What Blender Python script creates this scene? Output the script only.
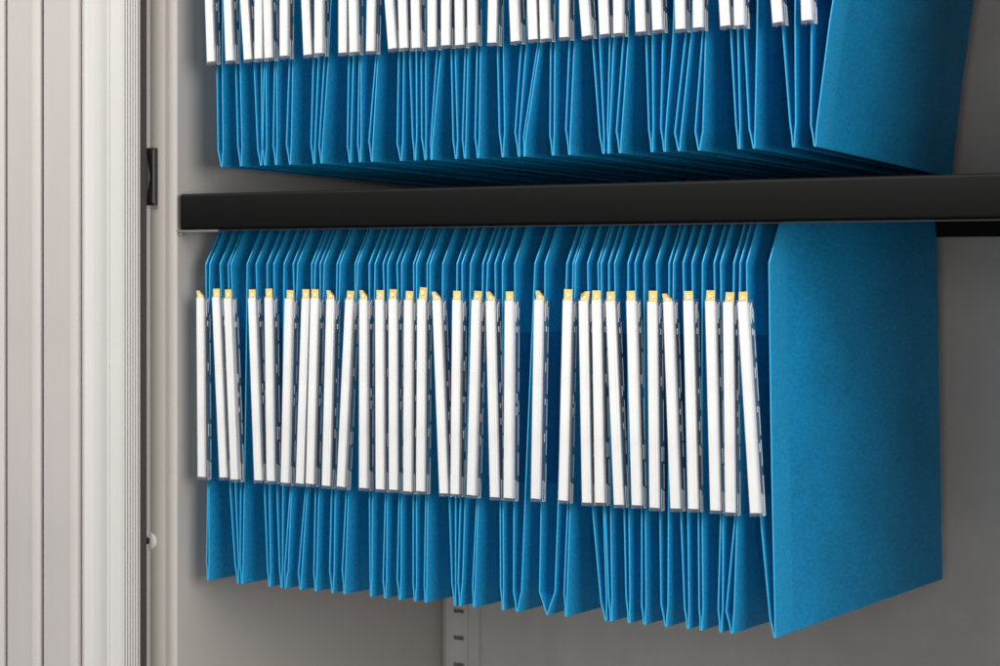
import bpy, math, random
from mathutils import Vector
random.seed(7)
R = math.radians
sc = bpy.context.scene
for o in list(bpy.data.objects): bpy.data.objects.remove(o)

# ---------------------------------------------------------------- camera
CZ = 1.20                                   # camera height above the floor (m)
FPX = 2074.0                                # focal length in photo pixels (1000 px wide)
YAW = R(31.9)
HOR = 272.0                                 # horizon row of the photograph
cam_d = bpy.data.cameras.new('camera'); cam = bpy.data.objects.new('camera', cam_d)
sc.collection.objects.link(cam)
cam_d.sensor_width = 36.0; cam_d.lens = FPX / 1000 * 36.0
cam_d.shift_y = (HOR - 333.0) / 1000.0
cam_d.clip_start = 0.02; cam_d.clip_end = 50
cam.location = (0, 0, CZ); cam.rotation_euler = (R(90), 0, YAW)
cam_d.dof.use_dof = True; cam_d.dof.focus_distance = 1.46; cam_d.dof.aperture_fstop = 16
sc.camera = cam

# ---------------------------------------------------------------- world and lamps (a studio photograph: softboxes)
w = bpy.data.worlds.new('World'); sc.world = w; w.use_nodes = True
w.node_tree.nodes['Background'].inputs[0].default_value = (0.93, 0.96, 1.0, 1)
w.node_tree.nodes['Background'].inputs[1].default_value = 0.02
def softbox(name, loc, target, sx, sy, power, col):
    d = bpy.data.lights.new(name, 'AREA'); d.shape = 'RECTANGLE'; d.size = sx; d.size_y = sy
    d.energy = power; d.color = col
    o = bpy.data.objects.new(name, d); sc.collection.objects.link(o)
    o.location = loc
    o.rotation_euler = (Vector(target) - Vector(loc)).to_track_quat('-Z', 'Y').to_euler()
    return o
softbox('key_softbox', (-1.45, -0.85, CZ + 2.30), (-0.85, 1.25, CZ - 0.05), 1.7, 0.95, 152, (1.0, 0.985, 0.965))
softbox('side_softbox', (1.66, 0.44, CZ + 0.40), (-0.80, 1.25, CZ - 0.05), 1.9, 1.4, 57, (1.0, 0.985, 0.965))
softbox('front_fill', (0.10, -0.45, CZ - 0.05), (-0.70, 1.40, CZ - 0.08), 0.7, 0.7, 8.5, (1.0, 0.99, 0.98))
sc.view_settings.view_transform = 'Standard'; sc.view_settings.look = 'None'
sc.view_settings.exposure = 0.0; sc.view_settings.gamma = 1.0
sc.view_settings.use_curve_mapping = False
sc.cycles.transparent_max_bounces = 48; sc.cycles.max_bounces = 10; sc.cycles.diffuse_bounces = 5

# ---------------------------------------------------------------- geometry from measurements
CT, ST = math.cos(YAW), math.sin(YAW)
def PX(x, Y):
    """world X of the point seen in photo column x on the plane at depth Y"""
    u = (x - 500.0) / FPX
    return Y * (-ST + u * CT) / (CT + u * ST)
YF = 1.257          # front edges of the files
YS = 1.245          # front face of the shelf lips
YB = 1.6234         # back panel
XW = PX(178.3, 1.2475)  # inner face of the left side panel
PITCH = 0.3232      # shelf to shelf
XR = XW + 0.775      # inner face of the right side panel
Z0, Z1 = CZ - 0.47, CZ + 0.56

# ---------------------------------------------------------------- materials
def mat(name, col, rough=0.6, metal=0.0, noise=None, bump=0.0, bscale=400, spec=0.5, stretch=(1, 1, 1), broad=None):
    m = bpy.data.materials.new(name); m.use_nodes = True
    nt = m.node_tree; N = nt.nodes; L = nt.links
    b = N['Principled BSDF']
    b.inputs['Base Color'].default_value = (*col, 1); b.inputs['Roughness'].default_value = rough
    b.inputs['Metallic'].default_value = metal; b.inputs['Specular IOR Level'].default_value = spec
    tc = N.new('ShaderNodeTexCoord'); mp = N.new('ShaderNodeMapping')
    mp.inputs['Scale'].default_value = stretch
    L.new(tc.outputs['Object'], mp.inputs['Vector'])
    if noise:
        amt, scale = noise
        n1 = N.new('ShaderNodeTexNoise'); n1.inputs['Scale'].default_value = scale
        n1.inputs['Detail'].default_value = 6; n1.inputs['Roughness'].default_value = 0.65
        L.new(mp.outputs[0], n1.inputs['Vector'])
        mr = N.new('ShaderNodeMapRange')
        mr.inputs['From Min'].default_value = 0.25; mr.inputs['From Max'].default_value = 0.75
        mr.inputs['To Min'].default_value = 1 - amt; mr.inputs['To Max'].default_value = 1 + amt
        if broad:
            n3 = N.new('ShaderNodeTexNoise'); n3.inputs['Scale'].default_value = broad[1]; n3.inputs['Detail'].default_value = 5
            n3.inputs['Distortion'].default_value = 0.6
            L.new(tc.outputs['Object'], n3.inputs['Vector'])
            ad = N.new('ShaderNodeMath'); ad.operation = 'MULTIPLY_ADD'; ad.inputs[1].default_value = broad[0] / amt; L.new(n3.outputs['Fac'], ad.inputs[0])
            sb = N.new('ShaderNodeMath'); sb.operation = 'SUBTRACT'; sb.inputs[1].default_value = 0.5 * broad[0] / amt
            L.new(n1.outputs['Fac'], ad.inputs[2]); L.new(ad.outputs[0], sb.inputs[0]); L.new(sb.outputs[0], mr.inputs['Value']); mr.clamp = False
        else: L.new(n1.outputs['Fac'], mr.inputs['Value'])
        hs = N.new('ShaderNodeHueSaturation'); hs.inputs['Color'].default_value = (*col, 1)
        L.new(mr.outputs[0], hs.inputs['Value']); L.new(hs.outputs[0], b.inputs['Base Color'])
    if bump:
        n2 = N.new('ShaderNodeTexNoise'); n2.inputs['Scale'].default_value = bscale
        n2.inputs['Detail'].default_value = 4
        L.new(mp.outputs[0], n2.inputs['Vector'])
        bp = N.new('ShaderNodeBump'); bp.inputs['Strength'].default_value = bump
        bp.inputs['Distance'].default_value = 0.0006
        L.new(n2.outputs['Fac'], bp.inputs['Height']); L.new(bp.outputs[0], b.inputs['Normal'])
    return m
M_card = mat('blue_card', (0.0012, 0.255, 0.53), 0.62, noise=(0.30, 480), bump=0.55, bscale=700, spec=0.35, stretch=(1, 0.35, 1), broad=(0.13, 14))
M_edge = mat('card_cut_edge', (0.035, 0.34, 0.60), 0.6, noise=(0.2, 600), spec=0.3)
M_flap = mat('blue_card_flap', (0.008, 0.268, 0.53), 0.66, noise=(0.30, 480), bump=0.5, bscale=900, spec=0.3)
M_steel = mat('grey_painted_steel', (0.42, 0.39, 0.36), 0.45, noise=(0.02, 30), bump=0.08, bscale=900)
M_inner = mat('inner_painted_steel', (0.46, 0.445, 0.425), 0.55, noise=(0.05, 40), broad=(0.08, 5), bump=0.08, bscale=900)
M_door = mat('shutter_plastic', (0.505, 0.473, 0.458), 0.42, noise=(0.025, 40), broad=(0.05, 6), bump=0.06, bscale=700, stretch=(1, 1, 0.2))
M_handle = mat('handle_plastic', (0.56, 0.545, 0.525), 0.38, noise=(0.02, 60), stretch=(1, 1, 0.1))
M_dark = mat('dark_groove', (0.030, 0.022, 0.020), 0.7)
M_seal = mat('seal_rubber', (0.045, 0.035, 0.040), 0.7)
M_black = mat('black_shelf_paint', (0.0028, 0.0028, 0.0028), 0.6, noise=(0.08, 60), bump=0.10, bscale=1400, spec=0.16)
M_hem = mat('bare_steel', (0.38, 0.37, 0.355), 0.35, metal=0.6)
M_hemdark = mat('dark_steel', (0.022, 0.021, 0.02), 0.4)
M_pin = mat('steel_pin', (0.10, 0.11, 0.12), 0.3, metal=0.7)
M_catch = mat('catch_plastic', (0.018, 0.015, 0.013), 0.35)
M_paper = mat('white_label_card', (0.78, 0.775, 0.76), 0.6, noise=(0.03, 220), stretch=(3, 3, 0.4), broad=(0.06, 30))
M_yellow = mat('yellow_tab', (0.72, 0.545, 0.18), 0.5, noise=(0.06, 300))
M_white = mat('white_print', (0.85, 0.84, 0.80), 0.5)
M_bar = mat('hanger_bar_plastic', (0.02, 0.02, 0.022), 0.5)
def clear_mat(name, tint, gloss=0.05, milk=0.0):
    m = bpy.data.materials.new(name); m.use_nodes = True
    nt = m.node_tree; N = nt.nodes; L = nt.links
    for n in list(N): N.remove(n)
    out = N.new('ShaderNodeOutputMaterial'); tr = N.new('ShaderNodeBsdfTransparent')
    gl = N.new('ShaderNodeBsdfGlossy'); mx = N.new('ShaderNodeMixShader'); fr = N.new('ShaderNodeMath'); lw = N.new('ShaderNodeLayerWeight'); fr.operation = 'MULTIPLY_ADD'; pw = N.new('ShaderNodeMath'); pw.operation = 'POWER'
    tr.inputs[0].default_value = (*tint, 1); gl.inputs['Roughness'].default_value = gloss
    lw.inputs['Blend'].default_value = 0.5; pw.inputs[1].default_value = 4.0; fr.inputs[1].default_value = 0.7; fr.inputs[2].default_value = 0.03
    L.new(lw.outputs['Facing'], pw.inputs[0]); L.new(pw.outputs[0], fr.inputs[0])
    tc = N.new('ShaderNodeTexCoord'); nz = N.new('ShaderNodeTexNoise'); bp = N.new('ShaderNodeBump')
    nz.inputs['Scale'].default_value = 160; bp.inputs['Strength'].default_value = 0.25; bp.inputs['Distance'].default_value = 0.001
    L.new(tc.outputs['Object'], nz.inputs['Vector']); L.new(nz.outputs['Fac'], bp.inputs['Height'])
    L.new(bp.outputs[0], gl.inputs['Normal'])
    L.new(fr.outputs[0], mx.inputs[0]); L.new(tr.outputs[0], mx.inputs[1]); L.new(gl.outputs[0], mx.inputs[2])
    if milk:                                # faint scatter of moulded plastic; near full, the white of painted glints
        df = N.new('ShaderNodeBsdfDiffuse'); tl = N.new('ShaderNodeBsdfTranslucent'); m2 = N.new('ShaderNodeMixShader'); m3 = N.new('ShaderNodeMixShader')
        df.inputs[0].default_value = (.93, .94, .95, 1); tl.inputs[0].default_value = (.93, .94, .95, 1)
        m2.inputs[0].default_value = 0.4; m3.inputs[0].default_value = milk
        L.new(df.outputs[0], m2.inputs[1]); L.new(tl.outputs[0], m2.inputs[2])
        L.new(mx.outputs[0], m3.inputs[1]); L.new(m2.outputs[0], m3.inputs[2]); L.new(m3.outputs[0], out.inputs['Surface'])
    else: L.new(mx.outputs[0], out.inputs['Surface'])
    return m
M_clear = clear_mat('clear_plastic', (0.985, 0.99, 0.995), 0.10, 0.05)
M_clip_glint = clear_mat('white_clip_glint', (0.9, 0.92, 0.94), 0.10, 0.95)  # near-white colour for the clips and the glints painted beside them
M_wing = clear_mat('clear_plastic_wing', (0.94, 0.93, 0.955), 0.25)
M_bumper = mat('bumper_plastic', (0.62, 0.62, 0.60), 0.25)

# ---------------------------------------------------------------- mesh helpers
def link(name, me, parent=None, loc=None, m=None, sharp=30):
    if m is not None and len(me.materials) == 0: me.materials.append(m)
    o = bpy.data.objects.new(name, me); sc.collection.objects.link(o)
    if parent is not None: o.parent = parent
    if loc is not None: o.location = loc
    return o
def mesh(name, v, f, sharp=30, smooth=True):
    me = bpy.data.meshes.new(name); me.from_pydata(v, [], f); me.validate()
    import bmesh
    bm = bmesh.new(); bm.from_mesh(me); bmesh.ops.recalc_face_normals(bm, faces=bm.faces); bm.to_mesh(me); bm.free()
    if smooth:
        me.polygons.foreach_set('use_smooth', [True] * len(me.polygons)); me.set_sharp_from_angle(angle=R(sharp))
    me.update(); return me
def prism(name, pts, a, b, axis='z', off=(0, 0, 0)):
    """closed polygon extruded from a to b; axis z: pts are (x, y); axis x: pts are (y, z)"""
    n = len(pts); v = []
    for h in (a, b):
        for p, q in pts:
            c = (p, q, h) if axis == 'z' else (h, p, q)
            v.append((c[0] - off[0], c[1] - off[1], c[2] - off[2]))
    f = [tuple(range(n)), tuple(range(2 * n - 1, n - 1, -1))]
    for i in range(n):
        j = (i + 1) % n; f.append((i, j, n + j, n + i))
    return mesh(name, v, f)
def boxes(name, bs, bev=0.0):
    """several boxes in one mesh (pieces of ONE moulding); each (x0,x1,y0,y1,z0,z1)"""
    v = []; f = []
    for x0, x1, y0, y1, z0, z1 in bs:
        k = len(v)
        v += [(x, y, z) for z in (z0, z1) for x, y in ((x0, y0), (x1, y0), (x1, y1), (x0, y1))]
        f += [tuple(k + q for q in t) for t in ((0, 3, 2, 1), (4, 5, 6, 7), (0, 1, 5, 4), (1, 2, 6, 5), (2, 3, 7, 6), (3, 0, 4, 7))]
    if bev:
        import bmesh
        me = bpy.data.meshes.new('tmp'); me.from_pydata(v, [], f); bm = bmesh.new(); bm.from_mesh(me)
        bmesh.ops.bevel(bm, geom=list(bm.edges), offset=bev, segments=2, affect='EDGES', profile=0.5)
        v = [tuple(q.co) for q in bm.verts]; f = [tuple(q.index for q in p.verts) for p in bm.faces]; bm.free()
        return mesh(name, v, f, sharp=50)
    return mesh(name, v, f, smooth=False)
def sheet(name, line, th, a, b, off=(0, 0, 0)):
    """open XY polyline thickened by th (to its left side) and extruded in z"""
    n = len(line); left = []
    for i in range(n):
        p = Vector(line[max(i - 1, 0)]); q = Vector(line[min(i + 1, n - 1)])
        d = (q - p).normalized(); left.append((line[i][0] - d.y * th, line[i][1] + d.x * th))
    return prism(name, list(line) + left[::-1], a, b, 'z', off)
def bevel(o, wdt, seg=2):
    md = o.modifiers.new('bevel', 'BEVEL'); md.width = wdt; md.segments = seg; md.limit_method = 'ANGLE'; md.angle_limit = R(40)
def arc(cx, cy, r, a0, a1, n=5):
    return [(cx + r * math.cos(R(a0 + (a1 - a0) * i / n)), cy + r * math.sin(R(a0 + (a1 - a0) * i / n))) for i in range(n + 1)]

# ---------------------------------------------------------------- the cabinet
cab = bpy.data.objects.new('filing_cabinet', None); sc.collection.objects.link(cab)
cab.location = (XW, YB, Z0); cab.empty_display_size = 0.05
cab['label'] = 'light grey steel filing cabinet with roller shutter, black shelves and blue hanging files inside'
cab['category'] = 'cabinet'
O = (XW, YB, Z0)
def cpart(name, me, m, parent=cab): return link(name, me, parent, None, m)

# back panel with one shallow vertical fold
xf = PX(983, YB)
cpart('back_panel', sheet('back_panel', [(XW - 0.004, YB), (xf, YB), (xf + 0.006, YB - 0.003), (XR + 0.004, YB - 0.003)], 0.0015, Z0, Z1, O), M_inner)
# left side panel: recessed strip behind the shutter, rounded bead, front flange, then the wall going back
YA, YBf = 1.2474, 1.2450
xa0, xa1 = PX(140, YA), PX(166, YBf)
prof = [(PX(139, 1.2445) , YA), (PX(143.6, 1.2445) - 0.0003, YA), (PX(144.2, 1.2445), 1.2456)]
prof += [(PX(144.6, 1.2445), 1.2447), (PX(146.4, 1.2445), 1.2447), (PX(146.8, 1.2445), 1.2455), (PX(146.9, 1.2445), YA - 0.0008), (PX(147.1, 1.2445) + 0.0005, YA)]
prof += [(xa1 - 0.0050, YA)] + [(xa1 - 0.0026, YA - 0.0006)] + arc(xa1 + 0.0015, YBf + 0.0028, 0.0036, 170, 75, 6)
prof += [(XW - 0.0030, YBf)] + arc(XW - 0.0025, YBf + 0.0025, 0.0025, 270, 360, 5)[1:] + [(XW, 1.30), (XW, 1.45), (XW, YB - 0.001)]
side = cpart('side_panel', sheet('side_panel', prof, 0.0012, Z0, Z1, O), M_steel)
side['label'] = 'left side panel with folded front edge'
side2 = cpart('side_panel', boxes('side_panel', [(0.775, 0.7765, 1.249 - YB, 0, 0, Z1 - Z0)]), M_steel)
cpart('base_panel', boxes('base_panel', [(-0.20, 0.775, 1.252 - YB, -0.002, -0.002, 0)]), M_inner)
cpart('top_panel', boxes('top_panel', [(-0.20, 0.775, 1.20 - YB, -0.002, Z1 - Z0, Z1 - Z0 + 0.002)]), M_steel)

# slotted upright on the back panel: flange, recess, slotted face (real slots), second flange
def upright():
    yb = YB; bs = []
    X = lambda px, y: PX(px, y) - O[0]
    def B(x0, x1, y0, y1, z0, z1): bs.append((x0, x1, y0 - yb, y1 - yb, z0 - Z0, z1 - Z0))
    yf = YB - 0.010
    xl, xr = X(448, yf), X(466, yf)
    B(X(445.5, yf), xl, yf, yf + 0.0012, Z0, Z1)
    xs0, xs1 = xl + (xr - xl) * 0.30, xl + (xr - xl) * 0.86
    B(xl, xs0, yf, yf + 0.0012, Z0, Z1); B(xs1, xr, yf, yf + 0.0012, Z0, Z1)
    zz = CZ - (632 - HOR) / FPX * 1.955
    k = int((zz - Z0) / 0.025); z = zz - k * 0.025
    while z < Z1 - 0.03:
        B(xs0, xs1, yf, yf + 0.0012, z + 0.0018, z + 0.025 - 0.0018); z += 0.025
    B(X(445.5, yf), X(445.5, yf) + 0.0012, yf + 0.0012, yb - 0.0003, Z0, Z1)   # left cheek
    B(xr - 0.0012, xr, yf + 0.0012, yb - 0.0055, Z0, Z1)                        # right cheek
    B(xr, X(478, YB - 0.0055), YB - 0.0068, YB - 0.0056, Z0, Z1)               # second, lower flange
    B(X(478, YB - 0.0055) - 0.0012, X(478, YB - 0.0055), YB - 0.0056, YB - 0.0003, Z0, Z1)
    return boxes('upright', bs)
up = cpart('upright', upright(), M_inner); up['label'] = 'slotted shelf upright at the back corner'
bevel(up, 0.0004, 1)

# black catch and clear bumper on the recessed strip
def zrow(y, X, Y): # height of a photo row at a known place
    fwd = -X * ST + Y * CT
    return CZ + (HOR - y) / FPX * fwd
xc0, xc1 = PX(146.5, YA - 0.003), PX(155.3, YA - 0.003)
zc0, zc1 = zrow(205, xc1, YA), zrow(148, xc1, YA)
cw, ch = xc1 - xc0, zc1 - zc0
def catch_mesh():
    pts = [(0, 0), (cw, 0), (cw, ch), (0, ch)]
    v = [(x, 0.003, z) for x, z in pts] + [(x, -0.0005, z) for x, z in pts]
    i = 0.0012
    v += [(i, -0.0016, i * 2), (cw - i, -0.0016, i * 2), (cw - i, -0.0016, ch - i * 2), (i, -0.0016, ch - i * 2), (cw * 0.42, 0.0002, ch * 0.5)]
    f = [(0, 1, 5, 4), (1, 2, 6, 5), (2, 3, 7, 6), (3, 0, 4, 7), (4, 5, 9, 8), (5, 6, 10, 9), (6, 7, 11, 10), (7, 4, 8, 11),
         (8, 9, 12), (9, 10, 12), (10, 11, 12), (11, 8, 12), (0, 3, 2, 1)]
    return mesh('shutter_catch', v, f, smooth=False)
c = link('shutter_catch', catch_mesh(), cab, (xc0 - O[0], YA - 0.0032 - O[1], zc0 - O[2]), M_catch)
c['label'] = 'small black plastic catch plate'
def lathe(name, prof_, n=20):
    v = []; f = []
    for r, y in prof_:
        v += [(r * math.cos(2 * math.pi * i / n), y, r * math.sin(2 * math.pi * i / n)) for i in range(n)]
    for k in range(len(prof_) - 1):
        for i in range(n):
            j = (i + 1) % n; f.append((k * n + i, k * n + j, (k + 1) * n + j, (k + 1) * n + i))
    f.append(tuple(range((len(prof_) - 1) * n, len(prof_) * n)))
    return mesh(name, v, f)
xb = PX(149.6, YA)
bmp = link('bumper', lathe('bumper', [(0.0072, 0), (0.0072, -0.0005), (0.0060, -0.0012), (0.0040, -0.0016)]), cab,
           (xb - O[0], YA - O[1], zrow(541, xb, YA) - O[2]), M_bumper)
link('pin', lathe('pin', [(0.0028, -0.0010), (0.0028, -0.0026), (0.0018, -0.0032)]), bmp, (-0.0008, 0, 0.0004), M_pin)

# roller shutter: backing curtain, slats, leading handle profile, rubber seal
YD = 1.2300
def slat_mesh():
    wd = 0.0392
    # front faces towards -y; flat face, small step, rounded bead on the right
    p = [(0.0006, 0.0030), (0.0006, 0.0012), (0.0012, 0.0004), (0.0020, 0.0)]
    p += [(0.0265, 0.0), (0.0275, -0.0004), (0.0283, -0.0014), (0.0295, -0.0018), (0.0345, -0.0016), (0.0360, -0.0010), (0.0369, 0.0002), (0.0373, 0.0014), (0.0373, 0.0030)]
    return prism('slat', p, 0, Z1 - Z0)
xs_last = PX(80.8, YD)
curtain = cpart('tambour_door', boxes('tambour_door', [(xs_last - 0.32 - O[0], PX(84, YD) - O[0], YD + 0.0034 - O[1], YD + 0.0050 - O[1], 0.004, Z1 - Z0 - 0.004)]), M_dark)
curtain['label'] = 'open grey roller shutter with vertical slats'
sm = slat_mesh()
x = xs_last
widths = [PX(80.8, YD) - PX(42.3, YD), PX(42.3, YD) - PX(6, YD)] + [0.0392] * 6
for wd in widths:
    x -= wd
    s = link('slat', sm, curtain, (x - O[0] , YD - O[1], 0), M_door)
    s.scale = (wd / 0.0392, 1, 1)
# leading handle profile, pixel columns on its own plane
H = lambda px, y: (PX(px, y), y)
hp = [H(82.2, 1.240), H(82.2, 1.2300), H(83.2, 1.2282), H(84.8, 1.2278)]
hp += [H(86.5, 1.2288), H(90, 1.2312), H(93.5, 1.2326), H(95, 1.2326), H(95.5, 1.2319), H(99, 1.2322), H(102, 1.2316), H(102.6, 1.2306), H(105, 1.2296)]
hp += [H(105.8, 1.2280), H(107.2, 1.2268), H(109.0, 1.2272), H(110, 1.2284), H(116, 1.2290), H(122.6, 1.2296)]
xx = 123.0
while xx < 136.5:                       # fine grip ribs
    hp += [H(xx, 1.2288), H(xx + 1.5, 1.2288), H(xx + 1.9, 1.2299), H(xx + 2.4, 1.2299)]; xx += 2.6
hp += [H(xx, 1.2288), H(138.6, 1.2290), H(139.4, 1.2300)]
xe = H(139.4, 1.2300)[0]
hp += [(xe, 1.2308), (xe - 0.0020, 1.2312), (xe - 0.0020, 1.2400)]
cpart('handle_profile', prism('handle_profile', hp, Z0, Z1, 'z', O), M_handle, curtain)
xq = PX(142.0, 1.2445)
cpart('seal_strip', prism('seal_strip', [(xe - 0.0015, 1.2402), (xe - 0.0015, 1.2314), (xe - 0.0006, 1.2314), (xq - 0.0006, 1.2400), (xq - 0.0006, 1.2440), (xe - 0.010, 1.2440), (xe - 0.010, 1.2402)], Z0, Z1, 'z', O), M_seal, curtain)

# shelves: folded black tray with front lip, steel hem, rear lip and two hanging rails
SB, STP = 0.0330, 0.0610
xs0 = PX(180.5, YS) ; xs1 = XR - 0.003
def make_shelf(dz):
    b = CZ + dz
    r = 0.0022
    y0 = YS
    p = arc(y0 + r, STP - r, r, 90, 180, 4) + arc(y0 + r, SB + r, r, 180, 270, 4)
    p += [(y0 + 0.0045, SB), (y0 + 0.0045, SB + 0.001), (y0 + 0.0028, SB + 0.003), (y0 + 0.0028, STP - 0.0014), (YB - 0.004, STP - 0.0014), (YB - 0.004, STP)]
    p = [(y, z + b) for y, z in p]
    sh = cpart('shelf', prism('shelf', p, xs0, xs1, 'x', O), M_black)
    sh['label'] = 'black steel shelf with hanging rails beneath'
    bx = lambda y0_, y1_, z0_, z1_, x0_=xs0 + .002, x1_=xs1 - .002: boxes('b', [(x0_ - O[0], x1_ - O[0], y0_ - O[1], y1_ - O[1], b + z0_ - O[2], b + z1_ - O[2])])
    cpart('hem', bx(YS + 0.0016, YS + 0.0098, SB - 0.0012, SB - 0.0004, PX(217, YS) + 0.0005, xs1 - 0.002), M_hemdark, sh)
    cpart('bracket', bx(YS + 0.0004, YS + 0.0100, SB - 0.0018, SB - 0.0003, XW + 0.0004, PX(217, YS)), M_hem, sh)
    cpart('rear_lip', bx(1.5990, 1.6010, 0.0279, STP - 0.0016), M_black, sh)
    cpart('hanging_rail', bx(YF + 0.022, YF + 0.030, 0.0430, 0.0452), M_black, sh)
    cpart('hanging_rail', bx(YF + 0.300, YF + 0.308, 0.0430, 0.0452), M_black, sh)
    # shelf pin showing under the left end
    cpart('shelf_pin', boxes('shelf_pin', [(0.0006, 0.0050, YS + 0.0012 - O[1], YS + 0.0042 - O[1], b + SB - 0.0042 - O[2], b + SB - 0.0018 - O[2])]), M_hem, sh)
make_shelf(0.0); make_shelf(PITCH)

# ---------------------------------------------------------------- hanging files
DEEP = 0.330
ZK1, ZTOP, ZLT, ZLB, ZK2, ZBOT = 0.0060, 0.0470, -0.0187, -0.1618, -0.2262, -0.2413
TH = 0.00062
def lerp(a, b, t): return a + (b - a) * t
def interp(tab, z):
    for (z0, x0), (z1, x1) in zip(tab, tab[1:]):
        if z0 >= z >= z1: return lerp(x0, x1, (z0 - z) / (z0 - z1))
    return tab[-1][1]
def card_mesh(left, right, base, bowl, bowr, swing=0.0, sag=0.0):
    """one folded card: left sheet down, fold, right sheet up. left/right: [(z, x)] from the top down, base: world (x, z) of the thing"""
    def rows(tab):
        zs = sorted({ZTOP, 0.026, ZK1, -0.02, -0.06, -0.10, -0.14, ZLB, -0.19, -0.21, ZK2, -0.2335, ZBOT + 0.0012} | {z_ for z_, _x in tab if z_ > ZBOT + 0.002}, reverse=True)
        return [(z, interp(tab, z)) for z in zs]
    L_, R_ = rows(left), rows(right)
    def bow(z, amt): return amt * math.sin(math.pi * max(0, min(1, (ZK1 - z) / (ZK1 - ZK2)))) if z < ZK1 else 0.0
    L_ = [(z, x + bow(z, bowl)) for z, x in L_]; R_ = [(z, x + bow(z, bowr)) for z, x in R_]
    xm = 0.5 * (L_[-1][1] + R_[-1][1])
    if R_[-1][1] - L_[-1][1] < 0.0012:
        L_[-1] = (L_[-1][0], xm - 0.0006); R_[-1] = (R_[-1][0], xm + 0.0006)
    path = L_ + [(ZBOT + 0.0002, xm - 0.0003), (ZBOT + 0.0002, xm + 0.0003)] + R_[::-1]
    topl, topr = L_[0][1], R_[0][1]
    nL = len(L_) + 1
    cols = [0.0, 0.0295, 0.0305, 0.08, 0.16, 0.24, DEEP]
    n = len(path); m = len(cols)
    nrm = []
    for i in range(n):
        a = path[max(i - 1, 0)]; b = path[min(i + 1, n - 1)]
        dx, dz = b[1] - a[1], b[0] - a[0]; q = math.hypot(dx, dz) or 1
        nrm.append((dz / q, -dx / q))      # points to the outside of the folded card
    V = []
    for sgn in (1, -1):
        for i, (z, x) in enumerate(path):
            top = topl if i < nL else topr
            f0 = max(0.0, z - ZK1) * 0.62; b0 = max(0.0, z - 0.018) * 0.30
            for j, c_ in enumerate(cols):
                y = f0 + (DEEP - f0 - b0) * (c_ / DEEP)
                t = c_ / DEEP
                xx = lerp(x, lerp(top, x, 0.90), t) + swing * t
                th = TH / 2 + (0.00016 if c_ < 0.03 else 0)
                ox, oz = nrm[i][0] * sgn * th, nrm[i][1] * sgn * th
                V.append((xx + ox - base[0], y, z + oz - base[1] - sag * t * min(1.0, max(0.0, (ZK1 - z) / 0.2))))
    F = []; K = n * m
    for i in range(n - 1):
        for j in range(m - 1):
            a = i * m + j; F.append((a, a + 1, a + m + 1, a + m)); F.append((K + a, K + a + m, K + a + m + 1, K + a + 1))
        a = i * m; F.append((a, a + m, K + a + m, K + a))
        a = i * m + m - 1; F.append((a, K + a, K + a + m, a + m))
    for j in range(m - 1):
        F.append((j, K + j, K + j + 1, j + 1)); a = (n - 1) * m + j; F.append((a, a + 1, K + a + 1, K + a))
    me = mesh('card_pocket', V, F, sharp=9)
    for m_ in (M_card, M_edge, M_flap): me.materials.append(m_)
    for p in me.polygons:
        vs = [v_ % K for v_ in p.vertices]
        cs = {v_ % m for v_ in vs}
        if cs == {0}: p.material_index = 1
        elif cs == {0, 1}: p.material_index = 2
    return me

LH = ZLT - ZLB                               # label length 143 mm
W2 = 0.0040
def holder_mesh():
    t = 0.0005; yf = -0.0080
    b = [(-W2, W2, yf, yf + t, 0, LH),                                   # front window
         (-W2, -W2 + t, yf + t, 0.0004, 0, LH), (W2 - t, W2, yf + t, 0.0004, 0, LH),   # sides
         (-W2 + t, W2 - t, yf + 0.0046, yf + 0.0050, 0.0, LH - 0.001)]   # wall behind the insert
    return boxes('label_holder', b, 0.00014)
def clip_glint_mesh(seed):
    """end block and clips on the side of the holder, plus glints painted as white strips"""
    rg = random.Random(seed); t = 0.0005; yf = -0.0080
    b = [(W2, W2 + 0.0004, -0.0022, -0.0017, 0.0, 0.0140), (W2, W2 + 0.0004, -0.0044, -0.0041, 0.0, 0.0150), (W2, W2 + 0.0004, -0.0041, -0.0022, 0.0, 0.0007)]
    b += [(W2, W2 + 0.0006, yf + 0.0030, yf + 0.0035, LH - 0.016, LH - 0.004), (W2, W2 + 0.0006, yf + 0.0050, yf + 0.0056, LH - 0.013, LH - 0.002),
          (W2, W2 + 0.0006, yf + 0.0036, yf + 0.0052, LH - 0.0040, LH - 0.0034), (W2, W2 + 0.0006, yf + 0.0042, yf + 0.0050, LH - 0.0235, LH - 0.0195)]
    z = 0.0
    while z < LH - 0.012:                   # rear rib, its broken white lengths a painted glint
        l = rg.uniform(0.008, 0.03)
        b.append((W2, W2 + 0.00035, -0.0009, -0.0004, z, min(z + l, LH - 0.006))); z += l + rg.uniform(0.001, 0.008)
    for q in range(3):  # short white bars standing in for glints
        z = rg.uniform(0.02, LH - 0.045); b.append((W2, W2 + 0.0005, yf + 0.0046, yf + 0.0050, z, z + rg.uniform(0.003, 0.007)))
    return boxes('clips_and_glints', b, 0.0001)
def wing_mesh():
    v = []; f = []
    pts = [(-0.0006, 0.012), (0.020, 0.012), (0.0265, 0.016), (0.0290, 0.022), (0.0290, LH - 0.034), (0.0265, LH - 0.028), (0.020, LH - 0.024), (-0.0006, LH - 0.024)]
    n = len(pts)
    v = [(0.0008, y, z) for y, z in pts] + [(0.0012, y, z) for y, z in pts]
    f = [tuple(range(n)), tuple(range(2 * n - 1, n - 1, -1))] + [(i, (i + 1) % n, n + (i + 1) % n, n + i) for i in range(n)]
    return mesh('clip_wing', v, f, smooth=False)
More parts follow.
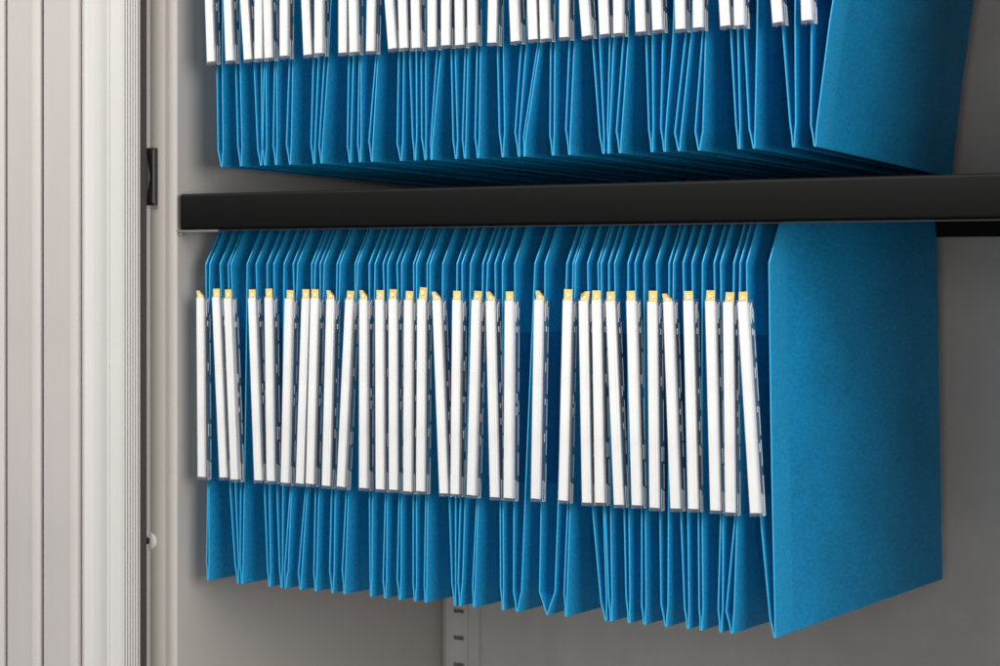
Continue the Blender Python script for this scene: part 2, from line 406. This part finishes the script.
def insert_mesh(k):
    yf = -0.0073; w_ = 0.0035; s = (0.0020, 0.0030, 0.0040)[k]
    c0 = (0.0016, 0.0024, 0.0008)[k]
    return boxes('label_insert', [(-w_, c0, yf - 0.0003, yf - 0.00005, 0.0024, LH - 0.0016), (c0 + 0.0002, w_ - 0.0004, yf - 0.00025, yf - 0.00005, 0.0024, LH - 0.0022), (-w_, w_, yf, yf + 0.0004, 0.0022, LH - 0.0012), (-w_, -w_ + 0.0004, yf + 0.0004, yf + s, 0.0022, LH - 0.002),
                                  (w_ - 0.0004, w_, yf + 0.0004, yf + s, 0.0022, LH - 0.002)])
def tab_mesh(k):
    """yellow pull tab: 0 straight, 1 sheared, 2 corner curled on the right, 3 corner curled on the left"""
    nx, nz = 6, 6; v = []; f = []
    for sgn in (0, 1):
        for i in range(nz + 1):
            for j in range(nx + 1):
                x = -0.0032 + 0.0064 * j / nx; z = -0.004 + 0.0094 * i / nz; y = 0.0003 * sgn
                q = (x if k == 2 else -x) + (z - 0.0036) * 0.9
                if k == 1: x += max(0, z) * 0.12; y -= max(0, z) ** 2 * 12
                if k in (2, 3): x -= max(0, z) * 0.16 * (1 if k == 2 else -1)
                if k in (2, 3) and q > 0.0022:
                    e = q - 0.0022; y -= e * 0.9; z -= e * 0.72; x -= e * 0.25 * (1 if k == 2 else -1)
                v.append((x, y, z))
    A = (nx + 1) * (nz + 1); w_ = nx + 1
    for i in range(nz):
        for j in range(nx):
            a = i * w_ + j; f.append((a, a + 1, a + w_ + 1, a + w_)); f.append((A + a, A + a + w_, A + a + w_ + 1, A + a + 1))
    rim = [j for j in range(w_)] + [i * w_ + nx for i in range(1, nz + 1)] + [nz * w_ + j for j in range(nx - 1, -1, -1)] + [i * w_ for i in range(nz - 1, 0, -1)]
    for a, b in zip(rim, rim[1:] + rim[:1]): f.append((a, A + a, A + b, b))
    return mesh('pull_tab', v, f, sharp=60)
def arrow_mesh():
    pts = [(-0.0015, 0.0017), (0.0017, 0.0), (-0.0015, -0.0017), (-0.0007, 0.0)]
    v = [(x, 0, z) for x, z in pts] + [(x, -0.00012, z) for x, z in pts]
    f = [(0, 1, 3), (1, 2, 3), (4, 7, 5), (5, 7, 6)] + [(i, 4 + i, 4 + (i + 1) % 4, (i + 1) % 4) for i in range(4)]
    return mesh('arrow', v, f, smooth=False)
ME_holder = holder_mesh(); ME_holder.materials.append(M_clear)
ME_clip_glints = [clip_glint_mesh(k) for k in range(5)]
for m_ in ME_clip_glints: m_.materials.append(M_clip_glint)
ME_wing = wing_mesh(); ME_wing.materials.append(M_wing)
ME_insert = [insert_mesh(k) for k in range(3)]
for m_ in ME_insert: m_.materials.append(M_paper)
ME_tab = [tab_mesh(k) for k in range(4)]
for m_ in ME_tab: m_.materials.append(M_yellow)
ME_arrow = arrow_mesh(); ME_arrow.materials.append(M_white)
ME_bar = boxes('hanger_bar', [(-0.0010, 0.0010, 0.018, 0.314, 0.0454, 0.0500)]); ME_bar.materials.append(M_bar)

ORD = ['', 'first', 'second', 'third', 'fourth', 'fifth', 'sixth', 'seventh', 'eighth', 'ninth', 'tenth', 'eleventh', 'twelfth', 'thirteenth',
       'fourteenth', 'fifteenth', 'sixteenth', 'seventeenth', 'eighteenth', 'nineteenth', 'twentieth']
def ordinal(n):
    if n <= 20: return ORD[n]
    return ('twenty-' if n < 30 else 'thirty-') + ORD[n % 10] if n % 10 else 'thirtieth'

def make_file(dz, left, right, lab_top, lab_bot, label, group, tabk, insk, dztab, swing=0.0):
    """left/right: [(z, X)] of the sheets' front edges; lab_top/lab_bot: X of the label axis"""
    base = (left[0][1], ZTOP)
    e = bpy.data.objects.new('hanging_file', None); sc.collection.objects.link(e); e.empty_display_size = 0.02
    e.location = (base[0], YF, CZ + dz + ZTOP)
    e['label'] = label; e['category'] = 'file'; e['group'] = group
    link('card_pocket', card_mesh(left, right, base, random.uniform(-.0003, .0003), random.uniform(-.0007, .0007), swing, (0.0065 if dz else 0.0022) + random.uniform(-.0012, .0012)), e, None, M_card)
    for tx in (left[0][1], right[0][1]):
        if tx == right[0][1] and abs(right[0][1] - left[0][1]) < 0.0025: continue
        link('hanger_bar', ME_bar, e, (tx - base[0], 0, -ZTOP))
    tilt = math.atan2(lab_top - lab_bot, LH)
    loc = (lab_bot - base[0], 0, ZLB - base[1] + random.uniform(-.0006, .0006))
    h = link('label_holder', ME_holder, e, loc); h.rotation_euler = (0, tilt, random.uniform(-.05, .05))
    link('label_insert', ME_insert[insk], h)
    link('clip_wing', ME_wing, h)
    link('clips_and_glints', ME_clip_glints[random.randrange(5)], h)
    t = link('pull_tab', ME_tab[tabk], e); t.rotation_euler = (0, tilt + random.uniform(-.04, .04), h.rotation_euler.z)
    t.location = (loc[0] + math.sin(tilt) * LH + random.uniform(-.0005, .0008), -0.0068, loc[2] + math.cos(tilt) * LH + dztab)
    a = link('arrow', ME_arrow, t, (0.0002 if tabk == 0 else 0.0, -0.00015, 0.0012)); 
    if tabk == 1: a.location.y = -0.0003
    return e

def X_(px): return PX(px, YF)
def desc(n, total, shelf, tilt_px, open_px):
    lean = 'leaning left at the top' if tilt_px > 5 else ('leaning right at the top' if tilt_px < -4 else 'hanging upright')
    wide = 'wide-open ' if open_px > 11 else ''
    if n == total: return f'rightmost blue hanging file on the {shelf} shelf, its whole side visible'
    if n == 1: return f'leftmost blue hanging file on the {shelf} shelf, beside the cabinet wall'
    return f'{wide}blue hanging file, {ordinal(n)} from left, {shelf} shelf, label {lean}'

# ---- lower shelf: label top / bottom columns, sheet columns at the upper bend, column of the bottom fold, half openings at the lower bend
LT = [200, 216, 228, 252, 268, 289, 305, 314, 329, 349, 363, 379.5, 393, 408, 421, 435.5, 456, 475, 490, 509, 538, 566, 583, 596, 610, 631, 652, 667, 688, 710, 727, 742]
LB = [201, 222.6, 234, 257.5, 270, 284, 299, 309, 325, 340, 362.6, 379, 392.6, 407, 419.6, 443, 454, 470.5, 494, 507.7, 535, 562, 586, 599, 618, 636, 654, 675, 692.5, 715, 730, 755]
EL = [205.7, 220, 231, 256, 273.8, 293, 311.6, 320, 337, 355, 369, 383, 396.8, 413.5, 427, 442.7, 462, 482.7, 495, 514.6, 545, 573, 587.6, 601, 614.6, 635, 656.5, 673.5, 692, 714, 733.8, 746.6]
ER = [209.7, 228, 247, 267, 284, 297.6, 315, 324, 340, 357.6, 375, 387.6, 401.6, 416.5, 430, 457, 470.5, 487.6, 502.4, 535, 566.8, 575.4, 598, 608.6, 628, 643.8, 669, 683, 702.4, 720.6, 740, 769]
VB = [208, 238, 242, 269.5, 281.5, 285.5, 300.7, 315.7, 332.5, 344.6, 371, 385, 400, 415, 425.6, 455, 460, 474, 503, 517, 547, 566, 606, 611, 629, 644.5, 666, 688, 701, 720.6, 732, 775]
HL = [1.5, 3, 2, 2, 2, 1, 2.5, 2, 3, 2.5, 1, 2, 3, 2, 1.5, 3, 2, 1.5, 2.5, 3.5, 7.5, 2, 5, 2.5, 3, 3, 5, 3.5, 2, 2.5, 6, 5]
HR = [1, 0.5, 1, 1, 1, 2.5, 1, 1, 1.5, 1, 1, 1.5, 1, 1.5, 1, 0.5, 2.5, 1, 0.5, 4.5, 8, 1, 0.5, 1, 1, 1.5, 2, 1, 2, 2, 2, 0]
TABK = [2, 0, 0, 0, 0, 0, 0, 0, 2, 1, 2, 0, 1, 0, 1, 2, 0, 1, 2, 0, 2, 0, 3, 0, 1, 0, 0, 2, 0, 1, 1, 1]
TABZ = [-.001, 0, .0004, 0, .0004, 0, .0006, .0003, 0, 0, 0, .0004, .0008, 0, .002, -.0005, 0, 0, 0, 0, -.0003, .001, 0, 0, 0, 0, .001, -.0012, 0, .0006, 0, 0]
N1 = len(LT)
for i in range(N1):
    el, er, v = X_(EL[i]), X_(ER[i]), X_(VB[i])
    # the label is clipped to the left sheet's front edge: its axis lies in front of that edge
    lt, lb = PX(LT[i] + 0.3, YF - 0.0078), PX(LB[i] + 0.3, YF - 0.0078)
    lt = lerp(lt, el, 0.35)
    zk = ZK2 + random.uniform(-0.0035, 0.003)
    top_l = el + 0.0004; top_r = max(er, el + 0.0016)
    k2l, k2r = X_(VB[i] - HL[i]), X_(VB[i] + HR[i])
    left = [(ZTOP, top_l), (ZK1, el), (ZLT, lerp(el, lt, 0.6)), (ZLB, lb), (zk, k2l), (ZBOT, v)]
    right = [(ZTOP, top_r + 0.0004), (ZK1, top_r), (zk + random.uniform(-.001, .001), k2r), (ZBOT, v)]
    # keep the right sheet to the right of the left one where the label ends
    xr_ = interp(right, ZLB)
    if xr_ < lb + 0.0016: right.insert(2, (ZLB, lb + 0.0016))
    make_file(0.0, left, right, lt, lb, desc(i + 1, N1, 'lower', LB[i] - LT[i], ER[i] - EL[i]), 'blue hanging files on the lower shelf', TABK[i], i % 3 if i in (0, 1, 2, 10, 16) else (i * 7) % 2, TABZ[i], swing=-0.0045 if i == N1 - 1 else 0.0)

# ---- upper shelf: only the lower part is in the photograph
UB = [210, 228.6, 247, 257.6, 268, 282.7, 306.8, 317.6, 342, 353, 369.7, 392, 403, 415, 431, 444.6, 459, 471, 491, 515, 532, 544.6, 563.5, 586.5, 604, 617.6, 640, 657, 680, 697, 725, 739, 777.6, 806.5]
US = [3, 3, 5.6, 0, 2.3, 0, 3.7, 0, 0, 1.4, -1.5, 7, 2.7, 1.6, 0, 0, 1, 1, -1.8, 4.7, 3.3, 3.3, 0, 8.8, 4.7, 0, 3, 4.5, 2, 0, 6, 3, 8, 3.5]
UV = [221.6, 241, 261, 265, 276, 290, 314, 321.6, 350, 360, 372, 401, 415, 425.5, 431.5, 456, 465, 478, 502.7, 519, 524.5, 553, 569.5, 603.5, 608.5, 620, 652, 664.6, 679, 699, 739, 754, 793.5, 815]
UR = [222.4, 240.5, 261, 265, 277, 292.7, 318, 329, 353, 361, 378.6, 403.5, 415.7, 426, 440.5, 455, 468, 480, 502.7, 525.7, 540.5, 555, 574, 599, 613.5, 628, 652.4, 672.7, 691, 702.4, 737, 757, 795, 829]
N2 = len(UB)
sw = PX(953, YF + DEEP) - X_(815) - 0.005
SW = {0: sw, 1: sw * 0.72, 2: sw * 0.5, 3: sw * 0.4, 4: sw * 0.25, 5: sw * .15, 6: sw * .08}
tops = []
for i in range(N2):
    tops.append(X_(UB[i] + 4) - US[i] * 1.85 * 0.0009)
for i in range(N2):
    lb = PX(UB[i] + 0.3, YF - 0.0078)
    lt = lb - US[i] * 1.85 * (0.00105 if i < 17 else 0.00080)
    if i and lt < tops[i - 1] + 0.004: lt = tops[i - 1] + 0.004
    v = X_(UV[i]); xl = max(lb + 0.0006, lb); xr = X_(UR[i])
    if xr < lb + 0.002: xr = lb + 0.002
    el = lt + (lt - lb) * 0.15
    tops[i] = el
for i in range(N2):
    lb = PX(UB[i] + 0.3, YF - 0.0078); el = tops[i]
    lt = el + (lb - el) * 0.13
    v = X_(UV[i]); xr = max(X_(UR[i]), lb + 0.0020)
    nxt = tops[i + 1] if i + 1 < N2 else el + 0.040
    er = xr + (xr - v) * 1.3
    er = min(max(er, el + 0.002), nxt - 0.0015)
    hl = 0.0022 + 0.0014 * random.random(); hr = 0.0006 + 0.001 * random.random()
    zk = ZK2 + random.uniform(-0.0035, 0.003)
    if i in (14, 20, 24): hl = 0.0008
    if i in (13, 19, 23): hr = 0.0003
    if i == 29: hl, hr = 0.003, 0.0028
    if i == N2 - 1: hl, hr = 0.003, 0.0014; er = X_(829) + 0.028
    left = [(ZTOP, el), (ZK1, el), (ZLB, lb), (zk, v - hl), (ZBOT, v)]
    right = [(ZTOP, er), (ZK1, er), (ZLB, xr), (zk + random.uniform(-.001, .001), v + hr), (ZBOT, v)]
    make_file(PITCH, left, right, lt, lb, desc(i + 1, N2, 'upper', US[i] * 1.85, 0), 'blue hanging files on the upper shelf', 0, i % 2, 0.0, swing=SW.get(N2 - 1 - i, 0.0))
